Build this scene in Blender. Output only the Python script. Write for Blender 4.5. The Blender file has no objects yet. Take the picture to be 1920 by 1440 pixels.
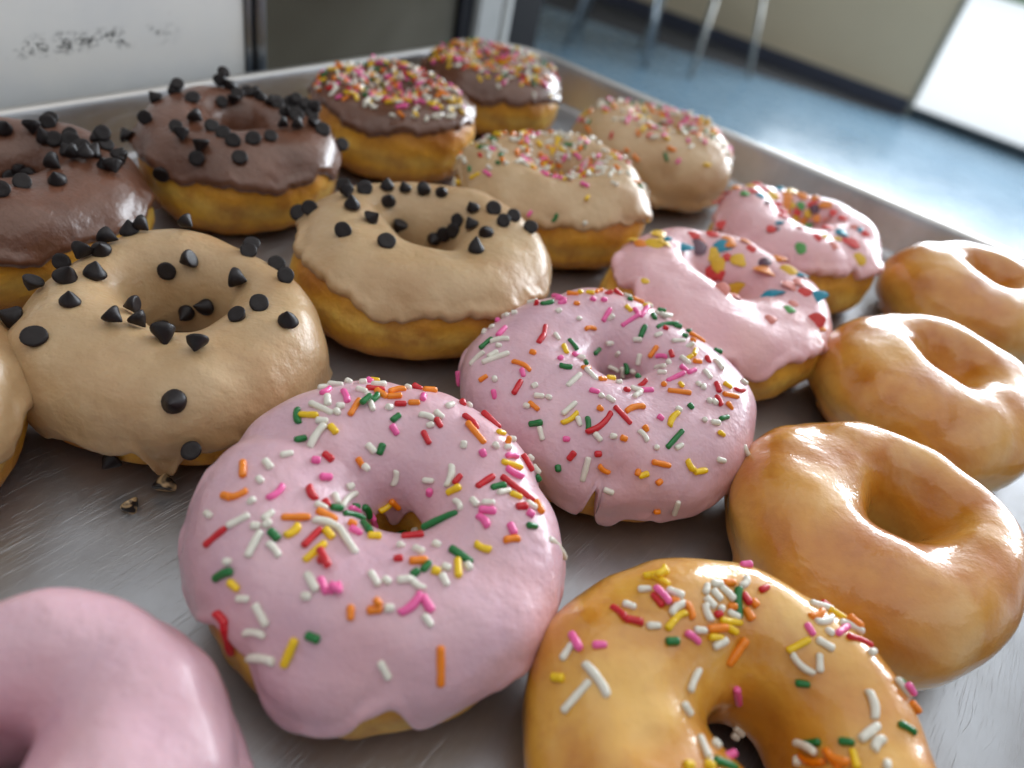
import bpy, math, random
import numpy as np
from mathutils import Vector, Matrix, noise
from mathutils.bvhtree import BVHTree
# traced sprinkles: (ox,oy,scale, text)
SPR={}
SPR['p1']=(300,680,2.0,"""w 608 62 655 76;w 600 100 625 82;p 608 120 640 98;w 628 130 630 158;w 690 50 705 65;y 800 50 830 50;r 947 55 968 78;o 995 95 1035 100;w 750 76 772 78;p 785 72 800 85;w 800 84 842 86;r 775 98 840 106;o 808 108 850 132;o 850 130 905 128;o 860 112 915 102;w 735 102 775 112;w 775 115 798 182;g 755 165 785 140;g 790 145 815 125;p 688 108 705 150;o 712 198 748 140;w 565 158 645 190;w 664 170 688 160;w 660 195 668 180;g 517 178 520 230;y 525 198 592 200;w 585 220 630 222;y 635 235 662 268;w 560 315 612 242;g 510 295 545 285;g 868 220 898 198;p 868 238 888 268;w 920 95 940 98;r 880 157 922 158;o 935 152 970 153;p 975 140 998 125;w 848 170 870 170;w 972 195 1025 212;w 1030 182 1060 212;r 1035 215 1052 240;w 1000 232 1025 240;w 1072 165 1100 160;r 988 262 1008 302;r 1125 148 1142 160;w 1150 158 1165 168;r 1143 204 1190 245;o 1152 232 1215 300;r 1208 195 1270 242;y 1262 262 1292 270;o 1290 292 1315 308;w 1312 285 1325 295;w 1245 312 1272 318;w 1295 318 1310 322;w 1130 305 1148 315;p 1200 338 1220 346;p 1300 350 1335 354;r 1358 350 1390 405;y 1280 372 1355 398;p 1302 400 1355 432;w 1395 355 1410 362;w 1425 395 1455 415;g 1452 425 1470 440;r 1282 432 1395 518;o 1408 522 1428 565;r 1192 465 1248 432;g 1245 470 1290 465;w 1270 492 1308 482;y 1318 495 1350 508;w 1375 530 1405 545;r 1340 542 1370 542;p 1375 560 1400 578;w 1170 512 1192 540;w 1210 528 1252 530;p 1200 555 1255 558;p 1195 575 1230 615;w 1110 520 1130 548;g 990 628 1112 560;g 920 640 980 630;r 910 655 985 650;w 955 625 968 632;w 775 305 805 340;g 820 345 835 305;w 455 350 495 342;p 572 368 595 368;r 612 342 645 370;o 740 360 760 392;w 755 390 768 398;w 395 372 415 395;w 362 440 388 445;o 312 375 312 428;p 598 430 642 432;p 408 512 462 465;r 555 470 580 512;w 330 522 358 522;o 235 498 270 510;o 270 508 322 485;w 172 572 198 570;w 260 615 330 575;r 172 688 250 622;w 875 458 885 405;w 990 442 1025 445;w 1080 462 1098 390;r 1105 455 1130 425;p 1005 488 1022 488;y 1080 490 1128 470;w 700 465 720 465;w 650 495 665 530;w 678 540 730 490;w 580 530 625 552;r 610 522 632 538;g 642 545 678 552;g 688 565 760 590;g 760 600 785 640;g 722 535 738 550;g 762 540 782 575;p 710 550 740 562;p 790 575 812 600;p 800 605 815 640;o 705 600 735 612;p 712 622 755 645;y 778 652 828 656;y 825 552 865 528;o 868 515 895 545;o 455 580 562 584;o 588 555 660 595;w 580 590 665 622;w 668 625 735 715;y 475 650 518 615;r 535 692 605 622;y 618 630 645 658;y 540 745 622 680;r 590 735 615 750;r 600 720 632 778;w 345 610 370 618;w 385 590 425 560;w 390 612 412 600;g 408 630 445 665;w 330 725 375 638;w 408 680 445 725;w 245 755 268 738;g 208 810 272 780;y 262 820 295 850;w 290 885 335 885;w 550 790 590 860;w 540 870 560 885;p 600 812 625 865;p 630 860 682 835;p 640 842 680 870;w 790 790 815 835;w 835 810 865 830;w 890 690 915 688;w 955 698 982 715;w 1025 685 1050 685;r 885 738 902 738;o 940 748 998 745;g 985 780 1010 755;g 945 790 968 790;y 1018 780 1050 788;w 1060 765 1085 775;y 1115 740 1118 805;w 1055 800 1075 835;g 1090 702 1165 750;w 1145 765 1165 770;y 1180 680 1240 708;o 1290 668 1345 660;p 1310 605 1328 645;g 1378 612 1408 615;w 1455 655 1522 735;w 895 818 935 815;w 940 812 985 852;p 905 940 975 875;p 985 880 1015 930;w 842 922 875 922;o 782 930 825 925;o 800 895 825 920;o 715 912 715 965;w 990 950 1015 985;r 215 935 250 985;r 245 985 272 1088;w 360 905 400 985;w 320 1012 390 1018;g 548 1020 600 1040;y 510 1035 465 1140;w 335 1105 428 1118;o 1050 1060 1052 1215;w 825 1120 860 1182""")
SPR['p2']=(800,450,2.6186,"""w 500 310 545 305;r 530 315 548 322;g 565 318 622 308;p 615 270 660 285;p 635 290 685 300;p 650 308 680 312;o 722 312 750 318;y 745 262 765 258;o 695 268 740 268;y 785 262 820 262;o 830 258 860 250;r 880 265 905 262;r 940 265 965 310;w 970 270 1000 275;p 808 292 825 295;p 860 295 880 298;g 985 292 1010 298;o 1005 290 1060 295;o 1060 282 1078 285;y 1080 315 1110 318;y 1090 290 1115 285;w 1105 290 1135 300;y 975 325 1005 352;p 865 400 900 340;w 890 390 912 375;p 960 420 1040 370;p 1020 340 1040 375;p 1050 375 1082 335;g 1100 370 1128 388;w 1120 360 1155 368;y 1160 315 1180 345;g 1150 352 1190 350;w 1205 330 1232 335;w 1140 380 1205 382;g 1130 425 1232 410;r 1160 430 1185 440;g 1260 402 1295 395;g 1050 475 1072 425;w 1120 465 1155 468;w 1015 490 1055 492;g 1290 440 1302 450;g 1255 470 1280 478;w 1205 500 1265 495;o 1295 490 1320 500;w 1275 520 1310 522;w 735 385 760 392;w 635 350 658 352;o 780 436 822 436;r 582 425 575 470;r 575 470 548 505;w 355 365 400 372;w 425 360 440 362;p 325 385 352 398;w 305 425 328 430;w 255 448 290 450;p 350 475 388 430;w 318 500 400 488;g 268 535 320 485;w 340 520 368 522;w 215 612 285 555;w 305 578 345 550;w 278 605 400 558;o 508 552 535 558;o 425 598 512 640;p 458 645 485 665;w 625 465 650 490;g 700 490 735 542;y 668 520 688 558;p 715 558 745 572;w 740 570 765 590;p 645 580 668 585;g 650 620 715 630;w 890 495 905 520;g 820 560 848 535;w 920 560 955 560;w 1038 615 1048 560;o 1098 575 1130 525;r 1195 550 1212 575;p 1130 572 1178 575;y 1272 588 1305 575;y 1310 570 1322 538;w 1250 580 1290 608;o 1312 600 1345 602;r 1372 580 1388 602;w 1415 590 1450 640;w 895 620 940 645;w 960 625 965 675;g 982 635 992 690;w 1005 640 1025 652;w 1125 628 1175 625;w 1190 605 1200 628;w 1135 655 1178 655;r 1060 710 1090 660;g 1040 675 1050 695;p 1180 692 1265 660;p 1250 625 1275 645;p 1285 655 1318 640;w 1360 645 1395 682;o 260 695 300 668;w 325 682 345 690;p 148 680 152 755;r 430 755 462 695;p 325 775 340 745;w 690 718 755 665;o 765 632 800 632;g 760 622 785 622;w 780 640 835 685;o 848 685 875 688;y 892 680 915 685;w 930 700 958 705;w 520 715 540 722;w 528 768 575 770;w 590 770 608 780;w 485 805 500 830;o 505 800 548 835;p 800 740 848 750;w 845 768 872 770;w 885 772 920 798;r 970 738 995 742;w 1000 730 1060 750;w 1020 770 1045 755;p 1060 742 1105 740;o 1150 712 1182 712;y 1240 700 1258 728;o 1190 742 1290 755;w 1325 705 1340 715;w 1350 715 1365 735;r 1420 708 1435 745;y 1455 705 1495 728;r 1515 735 1555 740;o 1455 758 1525 772;w 1375 785 1395 800;w 1405 785 1420 810;r 1425 770 1442 812;o 1472 815 1498 818;g 1285 812 1305 828;w 668 858 732 800;y 665 905 745 848;w 740 870 755 915;g 790 870 795 935;r 790 955 912 850;r 925 825 998 900;o 975 840 1062 820;o 840 830 865 832;w 825 950 855 985;p 1135 865 1158 885;y 1190 912 1228 850;w 1225 830 1248 840;g 1440 880 1475 870;w 1352 880 1372 892;w 1400 885 1430 910;y 1430 950 1460 955;g 508 905 565 898;w 555 920 568 980;p 670 978 702 978;r 695 1080 728 1040;r 825 1050 858 1050;o 955 972 980 978;w 1045 940 1080 985;o 1062 920 1085 935;w 905 960 930 968;g 1182 1018 1250 940;w 1220 1025 1255 1005;w 1115 1015 1138 1025;g 638 1110 655 1130;w 765 1180 792 1070;o 848 1110 890 1140;o 1108 1090 1192 1108;y 1280 1085 1305 1130;y 1310 1140 1372 1130;o 1025 1135 1050 1145;y 1040 1160 1090 1145;o 1125 1185 1155 1190;w 872 1225 915 1240;o 1115 1330 1145 1330;w 1212 1345 1235 1280;w 1565 1035 1600 1075;w 1430 1075 1455 1085;o 1350 470 1410 515;g 1440 545 1475 550;w 1545 695 1565 705""")
SPR['g1']=(950,1000,1.979,"""p 875 120 902 122;y 512 165 600 145;y 540 160 600 190;y 560 175 590 145;w 495 212 530 208;r 540 225 580 275;p 550 215 605 270;w 598 212 652 235;o 610 250 640 258;w 608 298 660 258;w 430 265 480 278;r 395 275 440 320;r 440 320 505 335;w 525 345 565 345;y 595 355 620 325;y 620 325 660 298;o 665 262 690 315;w 735 225 745 190;w 758 190 800 190;o 808 185 842 188;w 800 205 838 245;w 765 215 790 245;w 735 240 770 275;w 732 265 755 325;w 785 275 805 285;r 775 305 792 298;o 825 275 848 272;w 825 295 855 312;g 855 205 862 310;w 872 200 892 170;r 878 230 898 260;r 938 215 970 200;o 908 260 928 262;o 885 280 910 322;y 792 325 870 332;o 745 355 815 350;y 815 345 850 370;y 750 385 800 388;w 768 420 810 395;w 695 358 738 362;p 662 368 715 405;g 595 402 632 402;o 825 485 880 395;p 240 372 275 435;w 210 468 242 415;p 325 418 365 415;y 170 535 215 538;w 290 482 380 605;w 215 662 305 550;w 675 580 712 505;w 650 632 680 675;p 850 572 860 630;g 688 710 770 740;w 715 755 745 835;w 785 730 825 755;w 760 770 790 800;w 805 765 835 795;p 825 820 865 805;g 770 850 850 870;y 660 862 690 865;y 740 858 765 870;w 860 830 885 850;g 1080 555 1118 560;y 1038 438 1125 392;w 1058 452 1135 520;w 1160 448 1162 515;w 1152 395 1208 430;p 1112 338 1135 378;o 1130 310 1168 295;w 1148 332 1210 315;w 1128 258 1205 288;y 1180 240 1248 295;r 1172 208 1208 238;w 1185 360 1208 375;p 1225 375 1265 345;w 1275 348 1355 368;r 1265 385 1348 415;w 1288 285 1305 325;o 1322 305 1365 350;w 1340 440 1368 445;w 1345 592 1368 685;g 1458 710 1508 738;w 1312 770 1378 712;w 1360 805 1395 762;g 1095 785 1165 775;w 1092 785 1162 820;g 1242 775 1282 778;w 1075 840 1090 855;o 1090 832 1180 855;o 1185 808 1240 870;o 1200 830 1275 865;y 1285 812 1300 868;w 1400 858 1420 865;g 1510 545 1530 555;w 1525 560 1570 630;p 1515 580 1540 625;o 1560 640 1585 665""")
# chips: x y code  (B base seen, U upright, or L angle-degrees-of-tip in image, 0=right 90=down)
CHIP={}
CHIP['m1']=(0,400,2.743,"240 230 B;428 235 95;520 190 U;560 150 30;670 95 U;745 95 20;965 75 30;1290 195 B;1335 150 B;1430 265 B;1465 345 B;1250 350 10;862 300 B;965 250 165;118 380 150;335 330 U;485 312 U;360 455 U;645 498 200;590 570 20;710 590 15;838 655 90;1018 710 90;965 500 U;1070 475 U;825 562 U;1220 545 B;1335 488 B;1480 560 U;190 645 B;900 960 U;990 1195 80;565 1295 U;5 530 U")
CHIP['m2']=(500,0,2.743,"378 960 B;505 990 B;410 1020 90;440 1060 U;235 1085 B;150 1105 B;625 1035 U;525 1125 U;400 1205 B;660 1165 60;615 1260 B;620 960 U;715 968 U;800 970 U;900 985 U;1065 1070 U;1165 1090 B;1215 1155 B;1265 1125 B;1345 1185 B;990 1140 B;1060 1160 U;1130 1195 U;975 1195 B;915 1205 B;865 1220 U;1075 1280 U")
CHIP['c2']=(0,0,2.743,"775 485 U;870 440 U;925 475 B;985 515 B;760 625 B;910 670 B;940 715 90;1010 630 30;1095 670 B;1145 700 B;1200 740 B;1300 730 B;1390 715 B;1045 765 90;1020 820 B;1235 818 B;1120 410 90;1185 405 U;1150 450 90;1265 455 B;1310 440 U;1370 440 U;1130 530 B;1195 530 90;1215 510 B;1485 480 B;1440 540 B;1500 560 B;1550 570 B;1590 560 B;1465 580 U;1530 610 B;1600 600 B;1625 570 U;1470 665 0;1540 665 10;1655 680 B;1745 750 B;1600 640 U;1420 500 U;1525 520 U;1570 530 B;845 905 B;650 705 U")
CHIP['c1']=(0,0,2.743,"15 665 U;175 680 90;270 620 B;250 650 B;235 710 U;290 730 B;365 710 B;350 780 U;430 780 B;400 820 10;505 720 U;545 760 B;520 745 B;445 820 U;540 850 U;570 890 95;620 840 0;295 865 20;300 930 U;115 960 B;50 910 B;10 1000 B;100 870 U;150 880 U;380 745 B;470 790 U;590 820 U")
# flakes: x y color sizepx
FLK={}
FLK['p3']=(1100,0,2.341,"215 1055 y 50;245 1070 o 55;300 1070 y 70;345 1065 y 55;330 1030 y 70;420 1085 t 60;480 1085 v 70;600 1080 t 75;625 1062 o 60;465 1035 r 40;550 1030 r 40;350 1055 t 30;560 1120 y 60;590 1165 y 60;620 1130 r 30;672 1142 y 50;720 1095 r 35;780 1150 v 40;845 1130 o 60;800 1190 o 90;880 1190 y 60;550 1205 r 70;590 1210 r 40;255 1235 y 40;590 1275 s 60;670 1272 y 80;650 1300 s 50;815 1290 t 80;930 1205 t 50;895 1255 s 60;955 1285 r 40;1005 1305 t 75;885 1360 g 45;1000 1410 r 65;905 1335 s 40;800 1405 s 45;940 1240 s 50;1030 1440 o 40;700 1060 o 40;500 1060 s 30")
FLK['p4']=(1100,0,2.341,"600 990 r 45;845 980 t 40;830 1005 v 35;940 1090 g 45;1190 1140 y 55;1120 1020 t 55;1160 1065 r 70;1060 1000 r 45;1040 1040 y 40;985 1000 g 50;1010 1045 r 40;940 905 g 45;850 930 r 60;880 860 o 50;840 830 t 40;740 810 r 50;650 810 o 45;610 840 r 45;570 850 s 40;540 870 r 40;700 800 y 45;780 830 r 40;810 860 y 50;900 840 y 50;950 850 o 50;1000 870 o 45;1050 900 o 50;1090 940 r 50;1000 900 r 40;980 940 y 45;1020 960 o 45;870 890 o 60;830 900 r 45;860 950 r 50;910 960 y 45;960 970 o 40;700 850 g 40;760 860 t 40;1200 1010 t 40;1220 1030 r 40;1080 1080 s 50;1100 1050 y 30;790 890 v 40;920 930 r 45;1010 920 v 45;1060 960 s 45;640 830 y 30;1130 960 r 40;940 1000 s 40;575 1020 r 30;1170 1000 s 30;810 1010 r 30;830 860 r 40;730 840 r 40;890 900 y 40;870 930 o 40")

S=0.01                                  # all numbers below are centimetres
rng=random.Random(7)
scene=bpy.context.scene
COL=scene.collection
# ------------------------------------------------------------------ camera
PIT,ROLL,CH,FPX=0.66912658,0.24235187,16.5780039,1407.3065
F=np.array([0,math.cos(PIT),-math.sin(PIT)]);R0=np.array([1.,0,0]);U0=np.cross(R0,F)
RX=R0*math.cos(ROLL)+U0*math.sin(ROLL);UX=-R0*math.sin(ROLL)+U0*math.cos(ROLL)
CP=np.array([0,0,CH])
cam=bpy.data.cameras.new('camera');co=bpy.data.objects.new('camera',cam);COL.objects.link(co)
co.matrix_world=Matrix(((RX[0],UX[0],-F[0],0),(RX[1],UX[1],-F[1],0),(RX[2],UX[2],-F[2],CH*S),(0,0,0,1)))
cam.sensor_width=36;cam.lens=36*FPX/1920;cam.clip_start=0.01;cam.clip_end=200
cam.dof.use_dof=True;cam.dof.focus_distance=0.205;cam.dof.aperture_fstop=8
scene.camera=co
def ray(px,py):
    d=F*FPX+RX*(px-960)+UX*(720-py);return d/np.linalg.norm(d)
AZ=1.05117678
E1=np.array([math.cos(AZ),math.sin(AZ),0]);E2=np.array([math.sin(AZ),-math.cos(AZ),0]);O=np.array([-22.67821381,13.74132551,0])
def uvw(u,v,z): return O+E1*u+E2*v+np.array([0,0,z])
TRAYM=Matrix(((E1[0],E2[0],0,O[0]*S),(E1[1],E2[1],0,O[1]*S),(0,0,1,0),(0,0,0,1)))
# note E1,E2 is left handed: local y is mirrored, so the frame uses -E2
FR=Matrix(((E1[0],-E2[0],0,O[0]*S),(E1[1],-E2[1],0,O[1]*S),(0,0,1,0),(0,0,0,1)))   # local (u,-v,z)
# ------------------------------------------------------------------ helpers
def lin(r,g,b):
    f=lambda c:(c/255/12.92 if c/255<=.04045 else ((c/255+.055)/1.055)**2.4)
    return (f(r),f(g),f(b),1)
def mesh(name,V,Fc,mat=None,smooth=True):
    me=bpy.data.meshes.new(name)
    me.from_pydata([tuple(v) for v in (np.asarray(V)*S)],[],Fc)
    if smooth: me.polygons.foreach_set('use_smooth',[True]*len(me.polygons))
    if mat: me.materials.append(mat)
    me.update();return me
def link(name,me,parent=None,mw=None):
    o=bpy.data.objects.new(name,me);COL.objects.link(o)
    if parent: o.parent=parent
    if mw is not None: o.matrix_world=mw
    return o
def tag(o,label=None,cat=None,group=None,kind=None):
    if label:o['label']=label
    if cat:o['category']=cat
    if group:o['group']=group
    if kind:o['kind']=kind
    return o
def empty(name,loc,mw=None):
    o=bpy.data.objects.new(name,None);COL.objects.link(o);o.empty_display_size=.02
    if mw is not None:o.matrix_world=mw
    else:o.location=tuple(np.asarray(loc)*S)
    return o
class MB:
    def __init__(s): s.V=[];s.F=[]
    def add(s,V,Fc):
        n=len(s.V);s.V+= [tuple(v) for v in V];s.F+=[tuple(i+n for i in f) for f in Fc]
    def box(s,a,b,c=0.15):
        x0,y0,z0=a;x1,y1,z1=b
        # bevelled box: 24 vertices
        V=[];idx={}
        for sx in(0,1):
            for sy in(0,1):
                for sz in(0,1):
                    X=(x0,x1)[sx];Y=(y0,y1)[sy];Z=(z0,z1)[sz]
                    dx,dy,dz=[c*(1 if q==0 else -1) for q in(sx,sy,sz)]
                    idx[sx,sy,sz]=len(V);V+=[(X,Y+dy,Z+dz),(X+dx,Y,Z+dz),(X+dx,Y+dy,Z)]
        g=lambda a,b,c,k:idx[a,b,c]+k
        Fc=[]
        for q in(0,1):
            Fc.append([g(q,0,0,0),g(q,1,0,0),g(q,1,1,0),g(q,0,1,0)])
            Fc.append([g(0,q,0,1),g(1,q,0,1),g(1,q,1,1),g(0,q,1,1)])
            Fc.append([g(0,0,q,2),g(1,0,q,2),g(1,1,q,2),g(0,1,q,2)])
        for a in(0,1):
            for b in(0,1):
                Fc.append([g(a,b,0,0),g(a,b,0,1),g(a,b,1,1),g(a,b,1,0)])
                Fc.append([g(a,0,b,0),g(a,0,b,2),g(a,1,b,2),g(a,1,b,0)])
                Fc.append([g(0,a,b,1),g(0,a,b,2),g(1,a,b,2),g(1,a,b,1)])
                for d in(0,1): Fc.append([g(a,b,d,0),g(a,b,d,1),g(a,b,d,2)])
        s.add(V,Fc)
    def tube(s,P,Q,r,n=12,r2=None):
        P=np.array(P,float);Q=np.array(Q,float);d=Q-P;d/=np.linalg.norm(d)
        a=np.cross(d,[0,0,1]) if abs(d[2])<.9 else np.cross(d,[1,0,0]);a/=np.linalg.norm(a);b=np.cross(d,a)
        r2=r if r2 is None else r2
        V=[P+(a*math.cos(t)+b*math.sin(t))*r for t in np.linspace(0,2*math.pi,n,False)]+[Q+(a*math.cos(t)+b*math.sin(t))*r2 for t in np.linspace(0,2*math.pi,n,False)]
        Fc=[(i,(i+1)%n,n+(i+1)%n,n+i) for i in range(n)]+[tuple(range(n))[::-1],tuple(range(n,2*n))]
        s.add(V,Fc)
    def build(s,name,mat,parent=None,mw=None,smooth=False):
        me=mesh(name,s.V,s.F,mat,smooth)
        import bmesh
        bm=bmesh.new();bm.from_mesh(me);bmesh.ops.recalc_face_normals(bm,faces=bm.faces);bm.to_mesh(me);bm.free()
        o=link(name,me,parent)
        if mw is not None:o.matrix_world=mw
        return o
# ------------------------------------------------------------------ materials
class N:
    def __init__(s,name):
        m=bpy.data.materials.new(name);m.use_nodes=True;s.m=m;s.t=m.node_tree;s.n=s.t.nodes;s.l=s.t.links
        s.b=s.n['Principled BSDF'];s.out=s.n['Material Output']
    def new(s,t,**k):
        n=s.n.new(t)
        for a,v in k.items(): setattr(n,a,v)
        return n
    def coord(s,kind='Object'):
        return s.new('ShaderNodeTexCoord').outputs[kind]
    def mp(s,vec,scale=(1,1,1),rot=(0,0,0),loc=(0,0,0)):
        n=s.new('ShaderNodeMapping');n.inputs['Scale'].default_value=scale;n.inputs['Rotation'].default_value=rot;n.inputs['Location'].default_value=loc
        s.l.new(vec,n.inputs['Vector']);return n.outputs[0]
    def noise(s,vec,scale,detail=3,rough=.5,dist=0):
        n=s.new('ShaderNodeTexNoise');n.inputs['Scale'].default_value=scale;n.inputs['Detail'].default_value=detail;n.inputs['Roughness'].default_value=rough;n.inputs['Distortion'].default_value=dist
        s.l.new(vec,n.inputs['Vector']);return n.outputs['Fac']
    def ramp(s,fac,stops):
        n=s.new('ShaderNodeValToRGB');e=n.color_ramp.elements
        while len(e)<len(stops): e.new(.5)
        for q,(p,c) in zip(e,stops):
            q.position=p;q.color=c if isinstance(c,tuple) else (c,c,c,1)
        s.l.new(fac,n.inputs[0]);return n.outputs[0]
    def mix(s,f,a,b):
        n=s.new('ShaderNodeMix',data_type='RGBA')
        for sock,v in((n.inputs[0],f),(n.inputs[6],a),(n.inputs[7],b)):
            if hasattr(v,'links'): s.l.new(v,sock)
            else: sock.default_value=v
        return n.outputs[2]
    def math(s,op,a,b=0.,c=None,clamp=False):
        n=s.new('ShaderNodeMath',operation=op,use_clamp=clamp)
        for i,v in enumerate((a,b,c)):
            if v is None: continue
            if hasattr(v,'links'): s.l.new(v,n.inputs[i])
            else: n.inputs[i].default_value=v
        return n.outputs[0]
    def bump(s,h,strength,dist,prev=None):
        n=s.new('ShaderNodeBump');n.inputs['Strength'].default_value=strength;n.inputs['Distance'].default_value=dist
        s.l.new(h,n.inputs['Height'])
        if prev is not None: s.l.new(prev,n.inputs['Normal'])
        return n.outputs[0]
    def set(s,**k):
        for a,v in k.items():
            i=s.b.inputs[a.replace('_',' ')]
            if hasattr(v,'links'): s.l.new(v,i)
            else: i.default_value=v
        return s.m
def sss(m,w,rad,scale):
    m.set(Subsurface_Weight=w,Subsurface_Scale=scale);m.b.inputs['Subsurface Radius'].default_value=rad
def icing_mat(name,c0,c1,c2,rough=.33,coat=.25,bumpy=1.,sw=.25):
    m=N(name);v=m.coord()
    n1=m.noise(v,70,4,.55);n2=m.noise(v,260,3,.6);n3=m.noise(v,22,3,.5,.4)
    c=m.mix(m.ramp(n1,[(.35,0.),(.68,1.)]),c0,c1)
    c=m.mix(m.math('MULTIPLY',m.ramp(n3,[(.48,0.),(.72,1.)]),.8),c,c2)
    ho=m.math('ADD',m.math('MULTIPLY',n1,1.),m.math('MULTIPLY',n2,.16*bumpy))
    nm=m.bump(ho,.7,.0022)
    # tiny pits where bubbles burst
    vo=m.new('ShaderNodeTexVoronoi');vo.inputs['Scale'].default_value=330;m.l.new(v,vo.inputs['Vector'])
    pit=m.ramp(vo.outputs['Distance'],[(.0,0.),(.17,1.)])
    sel=m.ramp(m.noise(v,140,1),[(.6,1.),(.66,0.)])
    nm=m.bump(m.math('MAXIMUM',pit,sel),.25*bumpy,.0004,nm)
    r=m.math('ADD',m.math('MULTIPLY',n2,.25),m.math('ADD',m.math('MULTIPLY',n3,.3),rough-.24))
    m.set(Base_Color=c,Roughness=r,Normal=nm,Coat_Weight=coat,Coat_Roughness=.16,Specular_IOR_Level=.5)
    sss(m,sw,(1.,.45,.3),.003)
    return m.m
PINK=icing_mat('pink_icing',lin(216,174,187),lin(224,182,192),lin(226,172,175))
PINK2=icing_mat('salmon_pink_icing',lin(232,178,184),lin(236,186,190),lin(232,180,172))
MAPLE=icing_mat('maple_icing',lin(194,158,116),lin(205,173,133),lin(174,130,84),.36,.15,1.4)
CHOC=icing_mat('chocolate_icing',lin(106,67,49),lin(117,76,57),lin(88,54,38),.30,.35,2.2,.1)
def dough_mat(name,h,dark=1.):
    m=N(name);v=m.coord()
    sep=m.new('ShaderNodeSeparateXYZ');m.l.new(v,sep.inputs[0])
    n1=m.noise(v,55,4,.6);n2=m.noise(v,400,4,.65);n3=m.noise(v,24,2)
    z=m.math('ADD',m.math('DIVIDE',sep.outputs[2],h*S),m.math('MULTIPLY',m.math('SUBTRACT',n3,.5),.5))
    c=m.ramp(z,[(.0,lin(160,90,30)),(.16,lin(206,136,44)),(.34,lin(240,186,70)),(.46,lin(246,206,104)),(.6,lin(234,174,60)),(.8,lin(200,128,48))])
    c=m.mix(m.math('MULTIPLY',m.ramp(n1,[(.42,0.),(.66,1.)]),.7),c,lin(176,108,46))
    ho=m.math('ADD',n1,m.math('MULTIPLY',n2,.5))
    nm=m.bump(ho,.8,.0016)
    m.set(Base_Color=c,Roughness=.5,Normal=nm,Specular_IOR_Level=.4,Coat_Weight=.08,Coat_Roughness=.3)
    sss(m,.25,(1.,.5,.2),.004)
    return m.m
DOUGH=dough_mat('fried_dough',3.7)
def glaze_mat(name,a,b,c_,milk):
    m=N(name);v=m.coord()
    sep=m.new('ShaderNodeSeparateXYZ');m.l.new(v,sep.inputs[0])
    n1=m.noise(v,38,4,.55,.3);n2=m.noise(v,150,4,.6);n3=m.noise(v,16,3,.5);n4=m.noise(v,420,3,.6);n5=m.noise(v,48,4,.6,.6)
    c=m.mix(m.ramp(n1,[(.36,0.),(.62,1.)]),a,b)
    z=m.math('ADD',m.math('DIVIDE',sep.outputs[2],3.6*S),m.math('MULTIPLY',m.math('SUBTRACT',n3,.5),.35))
    c=m.mix(m.ramp(z,[(.0,0.),(.22,.25),(.38,.85),(.52,.5),(.68,0.)]),c,c_)
    sp=m.math('MULTIPLY',m.ramp(n5,[(.46,0.),(.70,1.)]),m.ramp(n3,[(.42,.15),(.62,1.)]))
    c=m.mix(m.math('MULTIPLY',sp,milk),c,lin(246,218,170))
    br=m.math('MULTIPLY',m.ramp(n2,[(.5,0.),(.72,1.)]),m.ramp(n3,[(.40,1.),(.55,0.)]))
    c=m.mix(m.math('MULTIPLY',br,.4),c,lin(176,96,30))
    ho=m.math('ADD',m.math('MULTIPLY',n1,.8),m.math('MULTIPLY',n2,.35))
    nm=m.bump(ho,.55,.002)
    flake=m.ramp(n5,[(.48,0.),(.54,1.)])
    nm2=m.bump(m.math('ADD',m.math('ADD',n2,m.math('MULTIPLY',n4,.5)),m.math('MULTIPLY',flake,.2)),.38,.0007)
    m.set(Base_Color=c,Roughness=m.math('ADD',m.math('MULTIPLY',sp,.2),.3),Normal=nm,Coat_Weight=1.,Coat_Roughness=.04,Coat_Normal=nm2,Coat_IOR=1.55,Specular_IOR_Level=.3)
    sss(m,.3,(1.,.7,.35),.004)
    return m.m
GLZ=glaze_mat('amber_sugar_glaze',lin(196,116,26),lin(222,156,58),lin(238,194,104),.42)
GLZ2=glaze_mat('pale_sugar_glaze',lin(208,134,34),lin(234,178,76),lin(220,148,48),.35)
def candy(name,c,rough=.3,s=.2):
    m=N(name);v=m.coord();n=m.noise(v,900,2)
    m.set(Base_Color=m.mix(n,c,tuple(x*.82 for x in c[:3])+(1,)),Roughness=rough,Normal=m.bump(n,.25,.0002),Coat_Weight=.25,Coat_Roughness=.2)
    return m.m
SC={'w':candy('white_sugar',lin(242,236,222)),'r':candy('red_sugar',lin(214,16,34)),'o':candy('orange_sugar',lin(255,140,10)),
    'y':candy('yellow_sugar',lin(255,208,10)),'g':candy('green_sugar',lin(8,118,50)),'p':candy('pink_sugar',lin(255,104,174))}
FC={'r':candy('red_flake',lin(226,58,54),.5),'o':candy('orange_flake',lin(242,138,32),.5),'y':candy('yellow_flake',lin(240,190,40),.5),
    't':candy('teal_flake',lin(20,142,168),.5),'g':candy('green_flake',lin(92,166,84),.5),'v':candy('purple_flake',lin(104,66,84),.5),'s':candy('coral_flake',lin(234,140,128),.5)}
def chip_mat():
    m=N('dark_chocolate');v=m.coord();n=m.noise(v,350,3);n2=m.noise(v,120,2)
    m.set(Base_Color=m.mix(n2,lin(26,20,21),lin(40,31,31)),Roughness=m.math('ADD',m.math('MULTIPLY',n2,.25),.34),Normal=m.bump(n,.4,.0004),Specular_IOR_Level=.32)
    return m.m
CHIPM=chip_mat()
def smear_chip_mat():
    m=N('icing_smeared_chocolate');v=m.coord();n=m.noise(v,160,2,.5,.6)
    m.set(Base_Color=m.mix(m.ramp(n,[(.44,0.),(.52,1.)]),lin(34,26,24),lin(190,160,120)),Roughness=.4,Normal=m.bump(n,.3,.0008))
    return m.m
SMEAR=smear_chip_mat()
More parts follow.
